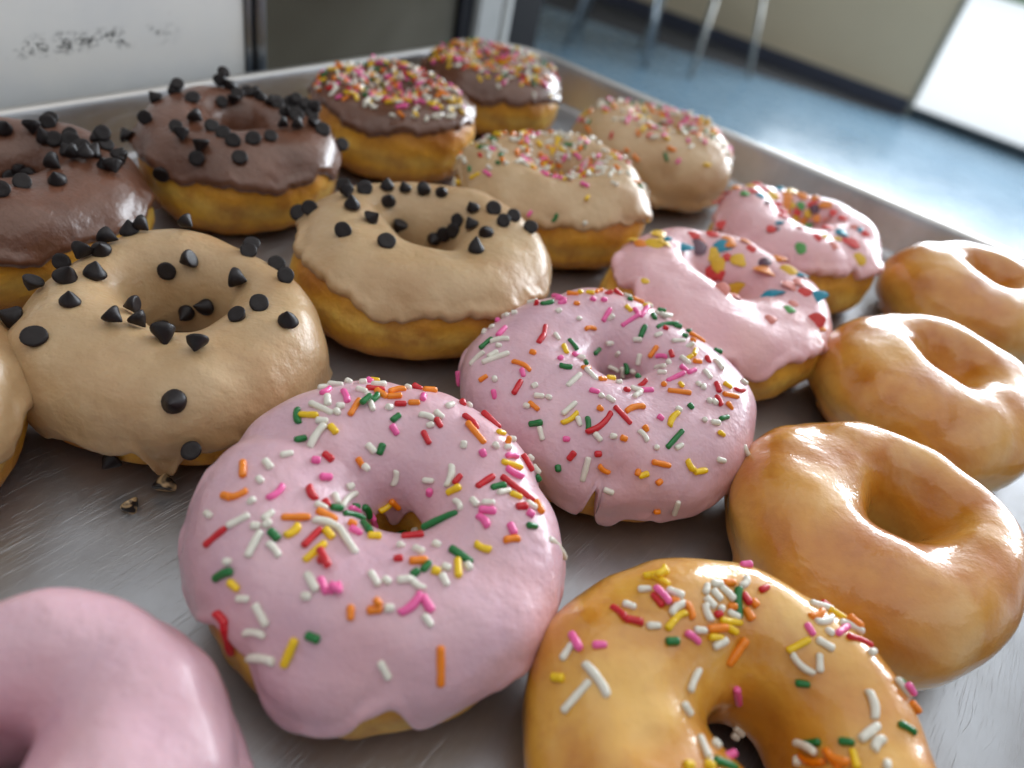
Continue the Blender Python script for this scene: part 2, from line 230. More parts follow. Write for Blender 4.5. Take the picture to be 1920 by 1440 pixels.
def simple(name,c,rough=.5,metal=0.,nscale=60,namp=.12,b=0.,spec=.5):
    m=N(name);v=m.coord();n=m.noise(v,nscale,4,.6)
    d=tuple(x*(1-namp*2) for x in c[:3])+(1,)
    m.set(Base_Color=m.mix(n,d,c),Roughness=rough,Metallic=metal,Specular_IOR_Level=spec)
    if b: m.set(Normal=m.bump(n,b,.002))
    return m.m
def tray_mat():
    m=N('scratched_aluminium');v=m.coord()
    def scr(rot,sx,sy,lo,hi,warp=0.):
        vv=v
        if warp:
            nn=m.new('ShaderNodeTexNoise');nn.inputs['Scale'].default_value=9;m.l.new(v,nn.inputs['Vector'])
            a=m.new('ShaderNodeVectorMath',operation='MULTIPLY_ADD');m.l.new(nn.outputs['Color'],a.inputs[0]);a.inputs[1].default_value=(warp,warp,0);m.l.new(v,a.inputs[2]);vv=a.outputs[0]
        q=m.mp(vv,(sx,sy,1),(0,0,rot));return m.ramp(m.noise(q,1,3,.62),[(lo,0.),(hi,1.)])
    # long fine rub marks in a main direction plus crossing families
    a=scr(math.radians(-12),30,2600,.60,.70,.003);b=scr(math.radians(-19),60,3800,.62,.72,.003)
    c=scr(math.radians(32),40,3000,.64,.72,.012);d=scr(math.radians(78),40,3200,.65,.73,.02);e=scr(math.radians(-55),35,2400,.67,.73,.1)
    patch=m.ramp(m.noise(v,18,3),[(.47,.08),(.62,1.)])
    h=m.math('MULTIPLY',m.math('ADD',a,b),patch)
    h=m.math('ADD',h,m.math('MULTIPLY',m.math('ADD',m.math('ADD',c,d),e),.5))
    blot=m.noise(v,60,5,.7,.4)
    stain=m.ramp(m.noise(v,11,5,.6,.5),[(.35,0.),(.7,1.)])
    col=m.mix(stain,lin(162,160,162),lin(198,200,206))
    col=m.mix(m.ramp(blot,[(.48,0.),(.75,.25)]),col,lin(150,146,144))
    col=m.mix(m.math('MULTIPLY',h,.5,clamp=True),col,lin(238,238,240))
    nm=m.bump(h,.5,.0002)
    m.set(Base_Color=col,Metallic=.82,Roughness=m.math('ADD',m.math('MULTIPLY',blot,.16),.27),Normal=nm)
    return m.m
TRAY=tray_mat()
RIM=simple('tray_rim_aluminium',lin(214,210,206),.34,.9,30,.1,.1)
# ------------------------------------------------------------------ doughnuts
def snoise(P,seed,freq,n=14):
    r=np.random.RandomState(seed);out=np.zeros(P.shape[:-1])
    for i in range(n):
        k=r.normal(size=3);k/=np.linalg.norm(k);k*=freq*(.6+.9*r.rand())
        out+=np.sin(P@k+r.rand()*6.283)
    return out/math.sqrt(n/2)
def dough(d,th,ph,fine=True):
    r=np.random.RandomState(d['seed'])
    hm=sum(a*np.cos(k*th+r.rand()*6.28) for k,a in((2,.022*d.get('oval',1)),(3,.012),(4,.008),(5,.006)))
    R=d['R']*(1+hm-.012);rh=d['rh']*(1+2.2*sum(a*np.cos(k*th+r.rand()*6.28) for k,a in((2,.05),(3,.04))))
    for t0,w,a in d.get('bulge',[]):
        dt=(th-math.radians(t0)+np.pi)%(2*np.pi)-np.pi;R=R+a*np.exp(-(dt/math.radians(w))**2)
    a=(R-rh)/2;Rc=(R+rh)/2
    c=np.cos(ph);s=np.sin(ph);pw=lambda x,e:np.sign(x)*np.abs(x)**e
    cx=pw(c,.92);h=d['h'];zm=.46*h
    z=zm+np.where(s>0,(h-zm)*pw(s,d.get('et',.92)),zm*pw(s,.72))
    if d.get('plug'): z=np.where((s>0)&(c<0),zm+(h-zm)*np.abs(s)**d['plug'],z)
    rho=Rc+a*cx
    w=np.clip((1-cx)/2,0,1)
    ox,oy=d.get('off',(0,0))
    P=np.stack([rho*np.cos(th)+ox*w,rho*np.sin(th)+oy*w,z],-1)
    nd=np.stack([c*np.cos(th),c*np.sin(th),s],-1)
    amp=.085*d.get('lump',1)*snoise(P,d['seed']+3,.9)+.045*snoise(P,d['seed']+4,2.4)
    if fine and not d['kind'].startswith('glaze'): amp=amp+.018*snoise(P,d['seed']+5,7)
    for t0,p0,wt,wp,dd in d.get('dent',[]):
        dt=(th-math.radians(t0)+np.pi)%(2*np.pi)-np.pi;dp=(ph-math.radians(p0)+np.pi)%(2*np.pi)-np.pi
        amp=amp-dd*np.exp(-(dt/math.radians(wt))**2-(dp/math.radians(wp))**2)
    # pinch line of a proofed ring
    dp=(ph-math.radians(-8)+np.pi)%(2*np.pi)-np.pi
    amp=amp-.05*np.exp(-(dp/math.radians(9))**2)*(1+.8*np.sin(2*th+d['seed']))
    P=P+nd*amp[...,None]
    P[...,2]=np.where(P[...,2]<.25,.25*np.exp((P[...,2]-.25)/.25*.9),P[...,2])
    P[...,2]=np.maximum(P[...,2],.02)
    tx,ty=d.get('tilt',(0,0))          # lean: z grows with x*tx + y*ty
    if tx or ty:
        k=P[...,2]/h
        P[...,2]+= (P[...,0]*tx+P[...,1]*ty)*np.clip(k,0,1)
    return P
def normals(d,th,ph):
    e=.01;A=dough(d,th+e,ph,False)-dough(d,th-e,ph,False);B=dough(d,th,ph+e,False)-dough(d,th,ph-e,False)
    n=np.cross(A,B);n/=np.linalg.norm(n,axis=-1,keepdims=True)+1e-9
    return n
def gridf(nt,np_,wrap):
    f=[]
    for i in range(nt):
        for j in range(np_ if wrap else np_-1):
            f.append((i*np_+j,((i+1)%nt)*np_+j,((i+1)%nt)*np_+(j+1)%np_,i*np_+(j+1)%np_))
    return f
def dough_mesh(d,nt=224,npp=96):
    th,ph=np.meshgrid(np.linspace(0,2*np.pi,nt,False),np.linspace(0,2*np.pi,npp,False),indexing='ij')
    V=dough(d,th,ph).reshape(-1,3);return V,gridf(nt,npp,True)
def edge(d,th,which):
    r=np.random.RandomState(d['seed']+(50 if which else 90))
    base=d.get('eo',-12) if which else d.get('ei',205)
    a=d.get('ea',1.) if which else 1.
    ks=((1,3),(2,4),(3,3.5),(5,3.2),(8,2.6),(13,1.7),(21,1.2),(34,1.),(55,.7)) if which else ((1,4),(2,4),(3,4),(5,3))
    v=base+a*sum(q*np.cos(k*th+r.rand()*6.28) for k,q in ks)
    if which and not d['kind'].startswith('glaze'):
        for _ in range(7):
            t0=r.rand()*360;w=3+8*r.rand();q=-(3+9*r.rand())*(1 if r.rand()<.7 else -.8)
            dt=(th-math.radians(t0)+np.pi)%(2*np.pi)-np.pi;v=v+q*np.exp(-(np.abs(dt)/math.radians(w))**3)
    if which:
        for t0,w,q in d.get('drip',[]):
            dt=(th-math.radians(t0)+np.pi)%(2*np.pi)-np.pi;v=v+q*np.exp(-(np.abs(dt)/math.radians(w))**2.5)
    return np.radians(v)
def cover_mesh(d,T=.17,nt=320,ns=110):
    t=np.linspace(0,2*np.pi,nt,False)
    s=np.linspace(0,1,ns);s=.5-.5*np.cos(np.pi*s)*(.35)-.5*(1-2*s)*(.65)     # denser at both edges
    th,ss=np.meshgrid(t,s,indexing='ij')
    po=edge(d,t,1)[:,None];pi_=edge(d,t,0)[:,None]
    ph=po+(pi_-po)*ss
    P=dough(d,th,ph,False);n=normals(d,th,ph)
    seg=np.linalg.norm(np.diff(P,axis=1),axis=-1);arc=np.concatenate([np.zeros((nt,1)),np.cumsum(seg,1)],1)
    eo=arc;ei=arc[:,-1:]-arc
    w=.16
    f=lambda e:np.sqrt(np.clip(1-(1-np.clip(e/w,0,1))**2,0,1))
    lip=.075*np.exp(-((eo-.26)/.2)**2)*(1+.7*snoise(P,d['seed']+9,3.))
    th_=T*np.minimum(f(eo),f(ei))*(1+.18*snoise(P,d['seed']+8,1.3))+lip*f(eo)-.03*(1-f(eo))-.03*(1-f(ei))
    th_=th_+.012*snoise(P,d['seed']+21,4.5)*f(eo)*f(ei)
    V=P+n*th_[...,None]
    V[...,2]=np.maximum(V[...,2],.03)
    return V.reshape(-1,3),gridf(nt,ns,False)
ROWS='doughnuts set out in rows on the metal tray'
D={}
def dn(k,x,y,R,rh,kind,label,**kw):
    d=dict(x=x,y=y,R=R,rh=rh,kind=kind,label=label,h=kw.pop('h',3.7),seed=kw.pop('seed',sum(map(ord,k))*7%997),**kw);D[k]=d
dn('c1',-18.28,21.30,4.40,.9,'choc','chocolate-iced doughnut heaped with chocolate chips cut off at the left of the picture',eo=14,ea=.8,lump=1.2,off=(-0.21,0.72),h=3.51)
dn('c2',-13.46,28.80,4.04,.8,'choc','chocolate-iced doughnut with scattered dark chips beside the cut-off one, golden dough showing',eo=20,ea=.8,dent=[(250,-10,14,30,.22),(300,-20,10,25,.18)],lump=1.2,off=(-0.29,0.69),h=3.66)
dn('c3',-9.20,37.20,4.29,.7,'choc','chocolate-iced doughnut with a thick bank of rainbow sprinkles, next to the chocolate chip ones',eo=32,ea=.9,off=(0.00,0.00),h=3.59)
dn('c4',-5.65,45.87,4.28,.7,'choc','farthest chocolate-iced doughnut with rainbow sprinkles in the corner of the tray',eo=22,ea=.9,off=(0.00,0.00),h=3.44)
dn('m0',-15.48,11.08,4.16,.9,'maple','tan maple-iced doughnut cut off by the left edge of the picture, no chips in sight',eo=6,off=(0.00,0.00),h=3.50)
dn('m1',-9.86,16.78,4.20,1.3,'maple','big maple-iced doughnut with black chocolate chips and icing dripping onto the tray at the front',eo=-8,ea=.75,drip=[(291,5,-46)],lump=1.2,seed=41,off=(-0.37,0.65),h=3.26)
dn('m2',-4.45,24.35,4.79,1.15,'maple','maple-iced doughnut with chocolate chips gathered along its far side, brown dough showing below',eo=26,ea=1.1,seed=52,off=(-0.10,0.74),h=3.37)
dn('m3',-0.41,32.62,4.51,.9,'maple','maple-iced doughnut with pastel sprinkles, nearer of the two with sprinkles on tan icing',eo=24,ea=.9,off=(0.24,0.71),h=3.60)
dn('m4',4.37,41.61,4.32,.75,'maple','maple-iced doughnut with rainbow sprinkles, farther one beside the right tray rim',eo=-25,ea=.7,off=(0.23,0.71),h=3.48)
dn('p0',-6.28,4.50,3.38,.7,'pink','plain pink-iced doughnut without sprinkles at the bottom left corner',eo=-4,ea=.8,T=.22,dent=[(25,14,50,9,.2),(80,40,25,14,.08)],seed=15,off=(-0.63,0.41),h=3.39)
dn('p1',-2.07,11.67,4.20,.62,'pink','big pink-iced doughnut with rainbow sprinkles and a small dark hole, in the front centre',eo=5,ea=.7,et=.8,drip=[(188,6,20),(266,13,-22),(218,13,-14)],dent=[(168,50,6,60,.16)],ei=172,seed=33,bulge=[(262,55,.5),(85,50,.25)],off=(0.17,0.04),h=3.68)
dn('p2',3.04,19.08,4.67,.85,'pink','pink-iced doughnut with rainbow sprinkles and a notched front edge, in the centre of the tray',eo=-6,ea=.8,et=.85,drip=[(268,2.5,26),(276,5,-22)],dent=[(272,30,9,22,.28)],ei=176,seed=61,off=(0.21,0.72),h=3.30)
dn('p3',7.13,26.59,4.57,.9,'salmon','pink-iced doughnut topped with large colourful cereal flakes, behind the sprinkled pink one',eo=26,ea=.9,drip=[(285,14,-14),(340,8,-40)],seed=74,off=(0.16,0.73),h=3.31)
dn('p4',11.21,33.70,3.96,.7,'salmon','pink-iced doughnut heaped with small red and orange cereal flakes beside the tray rim',eo=22,ea=.7,off=(0.17,0.73),h=3.64)
dn('g1',6.19,8.46,4.41,.95,'glaze2','pale glazed doughnut dotted with rainbow sprinkles at the bottom of the picture',eo=-60,seed=85,off=(0.54,0.14),h=3.51)
dn('g2',10.97,15.64,4.05,.8,'glaze','plain glazed doughnut with a wide dark hole, nearest of the three plain glazed ones',eo=-50,lump=1.4,seed=96,off=(0.60,0.45),h=3.52)
dn('g3',14.97,23.90,4.18,.1,'glaze','plain glazed doughnut between the two other plain glazed ones, white gleam around its hole',eo=-50,lump=1.2,plug=3.,seed=107,off=(0.48,0.58),h=3.53)
dn('g4',19.80,32.78,3.89,.1,'glaze','farthest plain glazed doughnut, against the right tray rim',eo=-50,plug=3.,seed=118,off=(0.38,0.64),h=3.54)
MATS={'choc':CHOC,'maple':MAPLE,'pink':PINK,'salmon':PINK2,'glaze':GLZ,'glaze2':GLZ2}
NAMES={'choc':'chocolate_doughnut','maple':'maple_doughnut','pink':'pink_doughnut','salmon':'pink_doughnut','glaze':'glazed_doughnut','glaze2':'glazed_doughnut'}
for k,d in D.items():
    e=empty(NAMES[d['kind']],(d['x'],d['y'],0));tag(e,d['label'],'doughnut',ROWS);d['e']=e
    V,Fc=dough_mesh(d);link('dough',mesh('dough',V,Fc,DOUGH),e)
    gl=d['kind'].startswith('glaze')
    V2,F2=cover_mesh(d,.07 if gl else d.get('T',.17))
    link('glaze' if gl else 'icing',mesh('cover',V2,F2,MATS[d['kind']]),e)
    off=np.array([d['x'],d['y'],0]);n=len(V)
    d['bvh']=BVHTree.FromPolygons([tuple(v) for v in np.vstack([V,V2])+off],[tuple(f) for f in Fc]+[tuple(i+n for i in f) for f in F2])
    d['off3']=off
def cast(d,px,py):
    c=d['off3']+np.array([0,0,2.5]);q=c-CP;z=q@F;cx=960+FPX*(q@RX)/z;cy=720-FPX*(q@UX)/z
    for i in range(14):
        r=ray(px,py);h=d['bvh'].ray_cast(Vector(CP),Vector(r))
        if h[0] is not None: return np.array(h[0]),np.array(h[1]),i
        L=math.hypot(cx-px,cy-py)+1e-6;px+=(cx-px)/L*5;py+=(cy-py)/L*5
    return None
# ------------------------------------------------------------------ sprinkles
def capsule(L,r,bend,wob,seed):
    n=10;m=13;rr=random.Random(seed);V=[];Fc=[]
    half=L/2
    st=[(-1,0.),(-1,.55),(-.985,.82),(-.94,.97)]+[(q,1.) for q in(-.6,-.3,0,.3,.6)]+[(.94,.97),(.985,.82),(1,.55),(1,0.)]
    e=min(.05,half*.4)
    for a,k in st:
        if abs(a)>.9:
            t={1:0,.985:.28,.94:.75}[round(abs(a),3)];x=math.copysign(half-e*t*1.2,a)
            if abs(a)==1 and k==0: x=math.copysign(half+.004,a)
        else: x=a*(half-e)
        yb=bend*(1-(x/half)**2)*L*.22 - bend*L*.1
        w=1+wob*math.sin(x*17+seed)
        for j in range(n):
            t=2*math.pi*j/n;V.append((x,yb+r*k*w*math.cos(t),r*k*w*math.sin(t)))
    for i in range(m-1):
        for j in range(n): Fc.append((i*n+j,i*n+(j+1)%n,(i+1)*n+(j+1)%n,(i+1)*n+j))
    return V,Fc
cache={}
def spr_mesh(col,L,bend,v):
    Lb=round(L*10)/10;key=(col,Lb,bend,v)
    if key not in cache:
        rr=random.Random(hash((ord(col),Lb,bend,v)))
        V,Fc=capsule(Lb,.079+.008*v,bend,.05,v+int(Lb*10));cache[key]=(mesh('sprinkle',V,Fc,SC[col]),V,Fc)
    return cache[key]
def frame(x,n,c):
    x=x/np.linalg.norm(x);n=n-x*(n@x);n/=np.linalg.norm(n);y=np.cross(n,x)
    return Matrix(((x[0],y[0],n[0],c[0]*S),(x[1],y[1],n[1],c[1]*S),(x[2],y[2],n[2],c[2]*S),(0,0,0,1)))
def place(items,d,name,stuffmat_key):
    """items: list of (mesh,V,F,matrix,size,matkey). The 100 largest become parts, the rest one 'stuff' part."""
    items.sort(key=lambda t:-t[4])
    inv=Matrix.Translation(Vector(-d['off3']*S))
    for it in items[:100]:
        o=link(name,it[0],d['e']);o.matrix_local=inv@it[3]
    rest=items[100:]
    if rest:
        V=[];Fc=[];mi=[];mats=[]
        for me,v,f,M,_,mat in rest:
            if mat not in mats: mats.append(mat)
            n=len(V);MM=inv@M
            for q in v: p=MM@(Vector(q)*S);V.append((p[0],p[1],p[2]))
            Fc+=[tuple(i+n for i in g) for g in f];mi+=[mats.index(mat)]*len(f)
        me=bpy.data.meshes.new(name+'s');me.from_pydata(V,[],Fc)
        for m in mats: me.materials.append(m)
        me.polygons.foreach_set('material_index',mi);me.polygons.foreach_set('use_smooth',[True]*len(Fc));me.update()
        o=link(name,me,d['e']);o['kind']='stuff'
def dist_w(c): return 1/np.linalg.norm(c-CP)
for k,(ox,oy,sc,txt) in SPR.items():
    d=D[k];items=[];last=None
    for row in txt.split(';'):
        q=row.split();col=q[0];a=[float(x) for x in q[1:]]
        h1=cast(d,ox+a[0]/sc,oy+a[1]/sc);h2=cast(d,ox+a[2]/sc,oy+a[3]/sc)
        if not h1 or not h2: continue
        dv=h2[0]-h1[0];L=np.linalg.norm(dv);n=h1[1]+h2[1];n/=np.linalg.norm(n)
        px=math.hypot(a[2]-a[0],a[3]-a[1])/sc;depth=(h1[0]-CP)@F;L0=px/FPX*depth
        ratio=L/max(L0,.01)
        if ratio>2.2 or h1[2]+h2[2]>2 :          # at a silhouette: keep the image length
            dv=RX*(a[2]-a[0])-UX*(a[3]-a[1]);dv=dv-n*(dv@n)*.5;L=L0;
            c=h1[0] if h1[2]<=h2[2] else h2[0]
        else: c=(h1[0]+h2[0])/2
        if px<15 and L<.3:                       # seen end-on or short: random lie
            dv=dv+np.array([rng.gauss(0,.08) for _ in range(3)])
        if np.linalg.norm(dv)<1e-4: dv=np.array([1.,0,0])
        L=min(max(L+.05,.22),1.15);bend=rng.choice([0,0,0,.5,-.5,.25]) if L>.35 else 0
        if dv@RX<0: dv=-dv
        # stay clear of what already lies there
        lift=.035
        for it in items:
            if np.linalg.norm(it[5][:3]-c)<.14: lift=max(lift,min(it[5][3]+.12,.26))
        cc=c+n*lift
        me=spr_mesh(col,L,bend,rng.randrange(3))
        M=frame(dv+n*rng.uniform(-.12,.12)*L,n,cc)
        items.append((me[0],me[1],me[2],M,L*dist_w(cc)*(1 if n@(CP-cc)>0 else .3),np.append(c,lift),SC[col]))
    place([(a,b,c_,M,s,m) for a,b,c_,M,s,_,m in items],d,'sprinkle',None)
def scatter(k,n,dens,cols,lens=(.3,.65)):
    d=D[k];items=[];cnt=0
    grid={}
    while cnt<n:
        th=rng.uniform(0,6.283);ph=math.radians(rng.uniform(20,190))
        if rng.random()>dens(math.degrees(th),math.degrees(ph)): continue
        T=np.array([th]);Pp=np.array([ph]);P=dough(d,T,Pp,False)[0];n_=normals(d,T,Pp)[0]
        P=P+n_*(.17)+d['off3'];key=tuple(np.round(P/.22).astype(int));lv=grid.get(key,0)
        if lv>2: continue
        grid[key]=lv+1
        t=np.cross(n_,[rng.gauss(0,1) for _ in range(3)]);c=P+n_*(.05+.11*lv)
        L=rng.uniform(*lens);col=rng.choice(cols);me=spr_mesh(col,L,rng.choice([0,0,.4]),rng.randrange(3))
        M=frame(t+n_*rng.uniform(-.35,.35)*np.linalg.norm(t),n_,c)
        vis=1 if n_@(CP-c)>0 else .2
        items.append((me[0],me[1],me[2],M,L*dist_w(c)*vis,SC[col]));cnt+=1
    place(items,d,'sprinkle',None)
def ang(a,b): return abs((a-b+180)%360-180)
scatter('c3',560,lambda t,p:1. if 58+8*math.sin(math.radians(3*t))<p<185 else (.1 if p>40 else 0),'wwwwwpprooyyyg',(.24,.5))
scatter('c4',560,lambda t,p:(1. if p>52 else .15) if ang(t,235)>25 or p>62 else .05,'wwwwpprooyyyg',(.24,.5))
def dm3(t,p):
    if ang(t,285)<62: return .9 if p>104 else .13     # near side: only towards the hole
    return .9 if p>55 else .4
scatter('m3',330,dm3,'wwwwwwwpprooyyg',(.24,.5))
scatter('m4',340,lambda t,p:(.9 if p>72 else .14) if ang(t,270)<65 else .8,'wwwwwpprooyyg',(.24,.5))
# ------------------------------------------------------------------ chocolate chips
def chip(seed):
    rr=random.Random(seed);r=.32;h=.47+.07*rr.random();n=18
    prof=[(0,.02),(.6,.0),(.86,.005),(.97,.05),(1.,.13),(.98,.22),(.90,.34),(.75,.48),(.56,.63),(.38,.77),(.24,.88),(.13,.96),(.05,1.),(0,1.01)]
    V=[];Fc=[];tx,ty=rr.uniform(-.14,.14),rr.uniform(-.14,.14)
    for k,z in prof:
        for j in range(n):
            t=2*math.pi*j/n;w=1+.03*math.sin(2*t+seed)+.015*math.sin(5*t)
            w*=1+.05*math.sin(9*z+seed+t);V.append((r*k*w*math.cos(t)+tx*z*z,r*k*w*math.sin(t)+ty*z*z,z*h))
    for i in range(len(prof)-1):
        for j in range(n): Fc.append((i*n+j,i*n+(j+1)%n,(i+1)*n+(j+1)%n,(i+1)*n+j))
    return V,Fc
CH_=[chip(i) for i in range(5)];CHM=[mesh('chocolate_chip',v,f,CHIPM) for v,f in CH_]
def zframe(z,c,s=1.):
    z=z/np.linalg.norm(z);a=np.cross(z,[rng.gauss(0,1) for _ in range(3)]);a/=np.linalg.norm(a);b=np.cross(z,a)
    return Matrix(((a[0]*s,b[0]*s,z[0]*s,c[0]*S),(a[1]*s,b[1]*s,z[1]*s,c[1]*S),(a[2]*s,b[2]*s,z[2]*s,c[2]*S),(0,0,0,1)))
for k,(ox,oy,sc,txt) in CHIP.items():
    d=D[k];done=[]
    for row in txt.split(';'):
        x,y,code=row.split();px,py=ox+float(x)/sc,oy+float(y)/sc
        h=cast(d,px,py+(3 if code=='U' else 0))
        if not h: continue
        P,n,_=h;view=(CP-P)/np.linalg.norm(CP-P);i=rng.randrange(5);s=rng.uniform(.78,.98)
        lift=0
        for q in done:
            if np.linalg.norm(q-P)<.33: lift=min(lift+.2,.3)
        done.append(P)
        jit=np.array([rng.gauss(0,.3 if code=='U' else .2) for _ in range(3)])
        if code=='U': ax=n+jit;c=P-n*.03+n*.1*min(1,np.linalg.norm(jit))
        elif code=='B': ax=-(view*.8+n*.5)+jit;c=P+n*.19
        else:
            a=math.radians(float(code));ax=RX*math.cos(a)-UX*math.sin(a);ax=ax-n*(ax@n);ax/=np.linalg.norm(ax);ax=ax*1.-n*.55;c=P+n*.22-ax*.2
        M=zframe(ax,c+n*lift,s);o=link('chocolate_chip',CHM[i],d['e']);o.matrix_local=Matrix.Translation(Vector(-d['off3']*S))@M
# loose chips lying on the tray in front of the big maple doughnut
def onplane(px,py,z=0):
    r=ray(px,py);return CP+r*((z-CP[2])/r[2])
sm=[mesh('chocolate_chip',v,f,SMEAR) for v,f in CH_[:2]]
o=link('chocolate_chip',sm[0]);o.matrix_world=zframe(np.array([.5,-.3,-.35]),onplane(240,940,.2),.75);tag(o,'small chocolate chip smeared with icing, lying alone on the bare tray','chocolate chip')
o=link('chocolate_chip',sm[1]);o.matrix_world=zframe(np.array([-.2,.9,.5]),onplane(308,918,.22),.95);tag(o,'dark chocolate chip on the tray at the foot of the icing drip','chocolate chip')
# ------------------------------------------------------------------ cereal flakes
def flake(seed,a):
    rr=random.Random(seed);n=16;V=[];cup=-rr.uniform(.05,.4);cup2=rr.uniform(-.2,.2);el=rr.uniform(.6,.95);th=.035
    ph=[rr.random()*6 for _ in range(3)]
    for side in(0,1):
        for k in(0,.5,.86,1.):
            for j in range(n):
                t=2*math.pi*j/n;w=1+.08*math.sin(2*t+ph[0])+.06*math.sin(3*t+ph[1])+.04*math.sin(5*t+ph[2])
                x=a*k*w*math.cos(t);y=a*el*k*w*math.sin(t);z=(cup*x*x+cup2*x*y)/a+(th*(1 if k<.9 else .3))*(1 if side else -1)
                V.append((x,y,z))
    Fc=[]
    for i in range(3):
        for j in range(n):
            q=(i*n+j,i*n+(j+1)%n,(i+1)*n+(j+1)%n,(i+1)*n+j);Fc.append(q[::-1]);Fc.append(tuple(u+4*n for u in q))
    for j in range(n): Fc.append((3*n+j,3*n+(j+1)%n,7*n+(j+1)%n,7*n+j))
    return V,Fc
fc={}
for k,(ox,oy,sc,txt) in FLK.items():
    d=D[k];placed=[]
    for row in txt.split(';'):
        x,y,col,sz=row.split();h=cast(d,ox+float(x)/sc,oy+float(y)/sc)
        if not h: continue
        P,n,_=h;a=min(max(float(sz)/sc/FPX*((P-CP)@F)*(.72 if k=='p3' else .6),.2),.62);a=round(a*14)/14
        key=(col,a,rng.randrange(2))
        if key not in fc: v,f=flake(rng.randrange(9999),a);fc[key]=mesh('cereal_flake',v,f,FC[col])
        lift=.03+.05*sum(1 for q in placed if np.linalg.norm(q-P)<.3);placed.append(P)
        t=RX*1.+UX*rng.uniform(-.5,.5);nn=n+np.array([rng.gauss(0,.09) for _ in range(3)]);nn/=np.linalg.norm(nn)
        o=link('cereal_flake',fc[key],d['e']);o.matrix_local=Matrix.Translation(Vector(-d['off3']*S))@frame(t,nn,P+n*lift)
# ------------------------------------------------------------------ tray (local frame u, -v, z)
def rrect(u0,u1,v0,v1,r,z,n=10):
    P=[];r=max(r,.05)
    for cx,cy,a0 in((u1-r,v1-r,0),(u0+r,v1-r,90),(u0+r,v0+r,180),(u1-r,v0+r,270)):
        for i in range(n+1):
            a=math.radians(a0+90*i/n);P.append((cx+r*math.cos(a),cy+r*math.sin(a),z))
    return P
U0_,U1_,V0_,V1_=-22.,43.1,-34.,5.0        # floor of the tray: u from..to, -v from..to
prof=[(0,0,3.),(.25,.03,3.2),(.42,.14,3.3),(.52,.32,3.4),(1.0,1.9,3.9),(1.08,2.25,4.),(1.16,2.42,4.05),(1.34,2.52,4.2),(1.55,2.5,4.4),(1.7,2.4,4.5),(1.75,2.2,4.55),(1.68,2.05,4.5),(1.5,2.0,4.4)]
outer=[(1.22,2.1,4.05),(1.12,1.9,3.95),(.62,.28,3.4),(.45,.02,3.3),(.25,-.1,3.2),(0,-.12,3.)]
def loops(pr):
    V=[];
    for o_,z,r in pr: V+=rrect(U0_-o_,U1_+o_,V0_-o_,V1_+o_,r,z)
    return V
n=44
V=loops(prof[:1]);m0=link  # floor
allp=prof+outer
V=loops(allp);Fc=[tuple(range(n))]
for i in range(len(allp)-1):
    for j in range(n): Fc.append((i*n+j,i*n+(j+1)%n,(i+1)*n+(j+1)%n,(i+1)*n+j))
Fc.append(tuple(range((len(allp)-1)*n,len(allp)*n))[::-1])
mt=mesh('baking_tray',V,Fc,TRAY);mt.materials.append(RIM)
for p in mt.polygons:
    if 6*n<p.index<=12*n: p.material_index=1
mt.polygons[0].use_smooth=False;mt.polygons[len(mt.polygons)-1].use_smooth=False
tr=link('baking_tray',mt);tr.matrix_world=FR;tag(tr,'scratched aluminium baking tray with a raised rolled rim under all the doughnuts','tray')
# counter that carries the tray
cb=MB();cb.box((-40,-60,-9),(42.5,4.4,-.14),.4);cb.box((-38,-58,-90),(40.,2,-9),.4)
cb.build('counter',simple('dark_counter_laminate',lin(88,80,74),.4),mw=FR);tag(COL.objects['counter'],'dark counter under the baking tray','counter')
# ------------------------------------------------------------------ display case behind the tray
def white_panel_mat():
    m=N('grimy_white_panel');v=m.coord()
    sep=m.new('ShaderNodeSeparateXYZ');m.l.new(v,sep.inputs[0]);z=sep.outputs[2];x=sep.outputs[0]
    # worn specks sit in a faint row, at their own height on the panel
    def band(c,w): return m.math('SUBTRACT',1.,m.math('DIVIDE',m.math('ABSOLUTE',m.math('SUBTRACT',z,c*S)),w*S),clamp=True)
    sp=m.ramp(m.noise(m.mp(v,(1,1,1.6)),420,5,.8),[(.5,0.),(.56,1.)])
    cl=m.ramp(m.noise(v,70,3),[(.44,0.),(.52,1.)])
    left=m.ramp(m.math('DIVIDE',x,21.5*S),[(.9,1.),(.97,0.)])
    slope=m.math('MULTIPLY',m.math('SUBTRACT',x,12*S),.0)
    f=m.math('MULTIPLY',m.math('MULTIPLY',m.math('MULTIPLY',sp,cl),band(4.2,.55)),left)
    f2=m.math('MULTIPLY',m.math('MULTIPLY',m.ramp(m.noise(v,500,3),[(.66,0.),(.72,1.)]),m.ramp(m.noise(v,60,2),[(.5,0.),(.6,1.)])),.35)
    sm=m.ramp(m.noise(v,24,4,.6),[(.3,0.),(.75,1.)])
    c=m.mix(sm,lin(226,226,226),lin(238,236,232))
    c=m.mix(m.math('MULTIPLY',f,1.5,clamp=True),c,lin(60,62,64));c=m.mix(f2,c,lin(140,100,80))
    m.set(Base_Color=c,Roughness=.35);return m.m
STEEL=simple('brushed_steel_trim',lin(150,156,164),.3,.9,200,.15)
wp=empty('display_case',None,mw=FR);tag(wp,'white-sided display case standing right behind the tray, with a steel corner trim','display case')
b=MB();b.box((-30,8.0,-90),(24.3,8.8,45),.05);b.build('side_panel',white_panel_mat(),wp)
b=MB();b.box((24.32,7.9,-90),(24.72,9.4,45),.06);b.box((24.95,7.8,-90),(25.55,9.8,45),.12);b.build('corner_trim',STEEL,wp)
b=MB();b.box((24.7,8.2,-90),(24.96,9.2,45),.04);b.build('seal',simple('dark_rubber',lin(70,74,82),.5),wp)
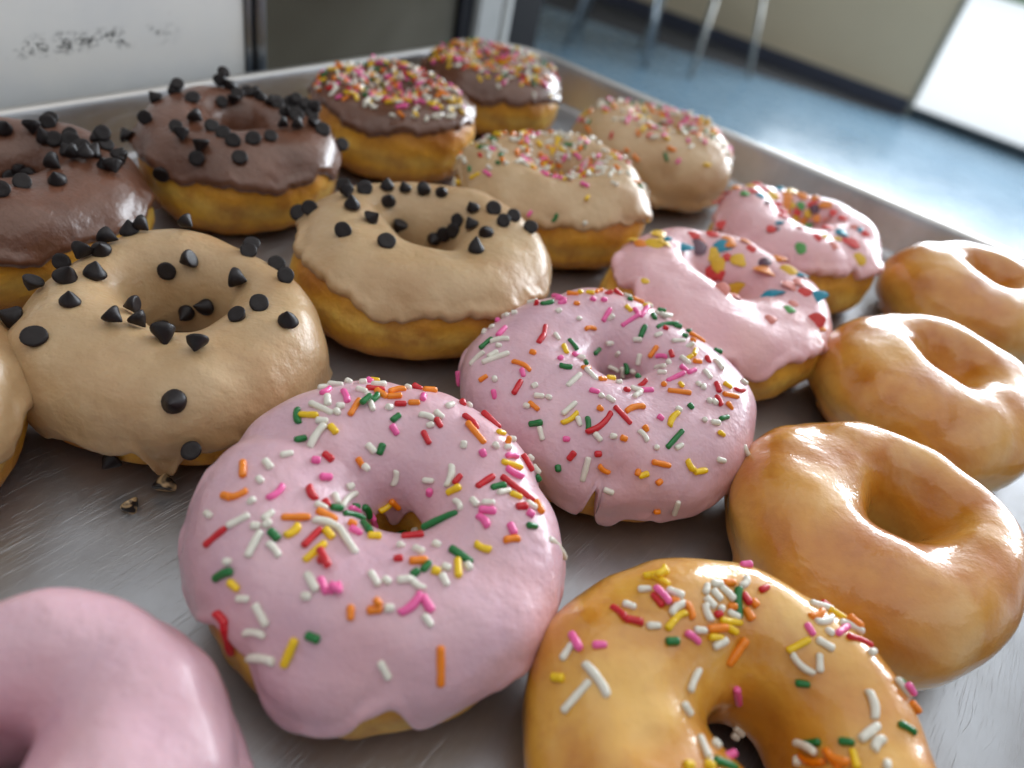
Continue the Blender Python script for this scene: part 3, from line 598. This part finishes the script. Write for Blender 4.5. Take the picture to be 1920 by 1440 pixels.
b=MB();b.box((-30,8.2,-91),(25.4,60,-90),.1);b.box((-30,59,-90),(25.4,60,45),.1);b.box((-30,8.82,44),(25.4,59,45),.1);b.build('cabinet_body',simple('grey_cabinet',lin(120,120,118),.5),wp)
# glass-sided cabinet farther off
gc=empty('glass_cabinet',None,mw=FR);tag(gc,'dark glazed cabinet with grey and black posts behind the chocolate doughnuts','cabinet')
def dglass():
    m=N('dark_reflective_glass');v=m.coord();n=m.noise(m.mp(v,(1,1,1)),6,3,.5,.5);n2=m.noise(m.mp(v,(1,1,.25)),9,2)
    m.set(Base_Color=m.mix(m.ramp(n,[(.35,0.),(.7,1.)]),lin(70,62,48),lin(98,92,80)),Roughness=.2,Specular_IOR_Level=.2);return m.m
b=MB();b.box((27,30.0,-90),(67,31,60),.1);b.build('glass_panel',dglass(),gc)
b=MB();b.box((67.05,29.5,-90),(69.4,32,60),.2);b.build('gasket',simple('black_gasket',lin(18,18,26),.6,spec=.1),gc)
b=MB();b.box((69.45,29.0,-90),(74.2,34,60),.4);b.build('post',simple('grey_painted_post',lin(178,178,176),.4),gc)
b=MB();b.box((74.25,28.8,-90),(75.6,34,60),.3);b.build('edge_strip',simple('white_edge_strip',lin(225,225,222),.3),gc)
b=MB();b.box((75.65,29.2,-90),(82.2,35,60),.4);b.build('door_frame',simple('black_metal_frame',lin(14,16,24),.6,spec=.1),gc)
b=MB();b.box((27,31.1,-90),(82,75,-88),.1);b.box((27,74,-88),(82,75,60),.1);b.build('cabinet_body',simple('cabinet_shell',lin(80,80,80),.5),gc)
# ------------------------------------------------------------------ room
def struct(name,bm_,mat): 
    o=bm_.build(name,mat,mw=FR);o['kind']='structure';return o
def floor_mat():
    m=N('polished_concrete');v=m.coord();n=m.noise(v,1.2,5,.6,.3);n2=m.noise(v,6,4,.6)
    c=m.mix(m.ramp(n,[(.3,0.),(.7,1.)]),lin(62,86,102),lin(88,112,128))
    c=m.mix(m.math('MULTIPLY',n2,.25),c,lin(96,110,120))
    m.set(Base_Color=c,Roughness=m.math('ADD',m.math('MULTIPLY',n2,.15),.2),Specular_IOR_Level=.7);return m.m
b=MB();b.box((-300,-400,-95),(489.9,500,-90),.1);struct('floor',b,floor_mat())
WALL=simple('beige_wall_paint',lin(212,194,164),.6,0,3,.06)
WALLN=simple('pale_grey_wall_paint',lin(196,198,200),.6,0,3,.04)
BASE=simple('dark_baseboard_vinyl',lin(70,72,86),.4)
b=MB();b.box((490,46.5,-90),(505,500,190),.3);w=struct('wall_back',b,WALL)
b=MB();b.box((488.8,46.6,-89.9),(489.95,500,-81.5),.2);o=struct('baseboard',b,BASE)
b=MB();b.box((-300,500,-90),(505,512,190),.3);struct('wall_left',b,WALLN)
b=MB();b.box((-312,-400,-90),(-300,500,190),.3);struct('wall_behind',b,WALLN)
b=MB();b.box((-300,-412,-90),(505,-400,190),.3);struct('wall_right',b,WALLN)
b=MB();b.box((490,-400,150),(505,46.4,190),.3);struct('wall_over_glazing',b,WALL)
b=MB();b.box((-312,-412,190),(505,512,200),.3);struct('ceiling',b,simple('white_ceiling',lin(215,213,208),.8))
b=MB();b.add([(488.7,46,-89.94),(488.7,430,-89.94),(400,430,-89.94),(440,170,-89.94),(472,60,-89.94),(480,46,-89.94)],[(0,1,2,3,4,5)]);struct('floor_reflection_strip',b,simple('painted_dark_reflection',lin(60,60,62),.75,0,4,.1,spec=.15))  # dark reflection in the floor by the wall, painted as a flat tapering strip
# glazed shop front
FRM=simple('dark_aluminium_frame',lin(74,80,84),.35,.6)
sf=empty('glass_door',None,mw=FR);tag(sf,'glass shopfront door in a grey frame, bright pavement outside','glass door')
b=MB();b.box((489,-400,-89.9),(493,44.2,-84.5),.2);b.box((489,-400,147),(493,44.2,149.9),.2);b.build('door_rail',FRM,sf)
b=MB();b.box((488.6,44.3,-89.9),(494,46.4,149.9),.2);b.build('jamb',simple('pale_jamb',lin(150,150,138),.4),sf)
for v_ in(-100,-230,-360):
    b=MB();b.box((489.2,v_-2,-84.4),(492.8,v_+2,146.9),.2);b.build('mullion',FRM,sf)
m=N('window_glass');tp=m.new('ShaderNodeBsdfTransparent');gl=m.new('ShaderNodeBsdfGlossy');gl.inputs['Roughness'].default_value=.02;mx=m.new('ShaderNodeMixShader');mx.inputs[0].default_value=.06
m.l.new(tp.outputs[0],mx.inputs[1]);m.l.new(gl.outputs[0],mx.inputs[2]);m.l.new(mx.outputs[0],m.out.inputs['Surface'])
b=MB();b.box((490.8,-398,-84.3),(491.3,44.2,146.8),.05);b.build('pane',m.m,sf)
# outside
b=MB();b.box((505.2,-1500,-98),(3000,1500,-91),.1);struct('pavement',b,simple('pale_pavement',lin(205,205,205),.8,0,1,.06))
b=MB();b.box((1300,-1200,-90.9),(1600,600,-60),.5);o=b.build('hedge',simple('green_hedge',lin(90,120,80),.9,0,3,.3),mw=FR);tag(o,'low green hedge outside beyond the glass door','hedge')
b=MB();b.box((560,40,-90.9),(563,42,60),.3);b.box((560,-8,-90.9),(563,-6,60),.3)
# chairs
CHM_=simple('chair_metal',lin(130,140,148),.3,.7);CHD=simple('chair_seat_plastic',lin(70,90,100),.5)
def chair(u,v,rot,legm,label):
    M=FR@Matrix.Translation((u*S,-v*S,-90*S))@Matrix.Rotation(math.radians(rot),4,'Z')
    e=empty('metal_chair',None,mw=M);tag(e,label,'chair','chairs on the shop floor')
    for sx in(-1,1):
        for sy in(-1,1):
            b=MB();b.tube((sx*23,sy*22,0),(sx*17,sy*16,44),1.25);b.build('leg',legm,e,smooth=True)
    b=MB();b.box((-21,-20,44),(21,20,46.5),.8);b.build('seat',CHD,e)
    b=MB();b.box((-20,18,62),(20,20.5,88),.8);b.tube((-17,18,46),(-18,20,70),1.1);b.tube((17,18,46),(18,20,70),1.1);b.build('backrest',CHD,e)
    return e
chair(395,-172-18,25,CHM_,'metal chair whose thin legs stand nearest the black post')
chair(425,-152,-20,simple('chair_bright_metal',lin(150,150,146),.4,.3),'metal chair with pale legs nearer the beige wall')
# ------------------------------------------------------------------ light
def area(name,pos,target,sx,sy,power,col):
    L=bpy.data.lights.new(name,'AREA');L.shape='RECTANGLE';L.size=sx;L.size_y=sy;L.energy=power;L.color=col
    o=bpy.data.objects.new(name,L);COL.objects.link(o);p=Vector(pos);dd=(Vector(target)-p).normalized()
    z=-dd;x=Vector((0,0,1)).cross(z)
    if x.length<1e-3:x=Vector((1,0,0))
    x.normalize();y=z.cross(x)
    o.matrix_world=Matrix(((x[0],y[0],z[0],p[0]),(x[1],y[1],z[1],p[1]),(x[2],y[2],z[2],p[2]),(0,0,0,1)));return o
wc=uvw(486,60,55)*S
area('window_light',wc,wc-Vector(E1),3.5,1.75,420,(.86,.93,1.))
oc=uvw(900,-20,500)*S
area('outdoor_light',oc,oc-Vector((0,0,1)),8,12,1500,(.88,.95,1.))
cc=uvw(5,20,185)*S
area('ceiling_fill',cc,cc-Vector((0,0,1)),3.2,2.8,30,(1.,.97,.93))  # added overhead fill for soft ambient light, spread wide to mute its reflection
w=bpy.data.worlds.new('World');scene.world=w;w.use_nodes=True
w.node_tree.nodes['Background'].inputs[0].default_value=(.8,.9,1,1);w.node_tree.nodes['Background'].inputs[1].default_value=1.
vs=scene.view_settings;vs.view_transform='Standard';vs.look='None';vs.exposure=-.4;vs.gamma=1;vs.use_curve_mapping=False
scene.render.engine='CYCLES'
scene.render.resolution_x=1024;scene.render.resolution_y=768
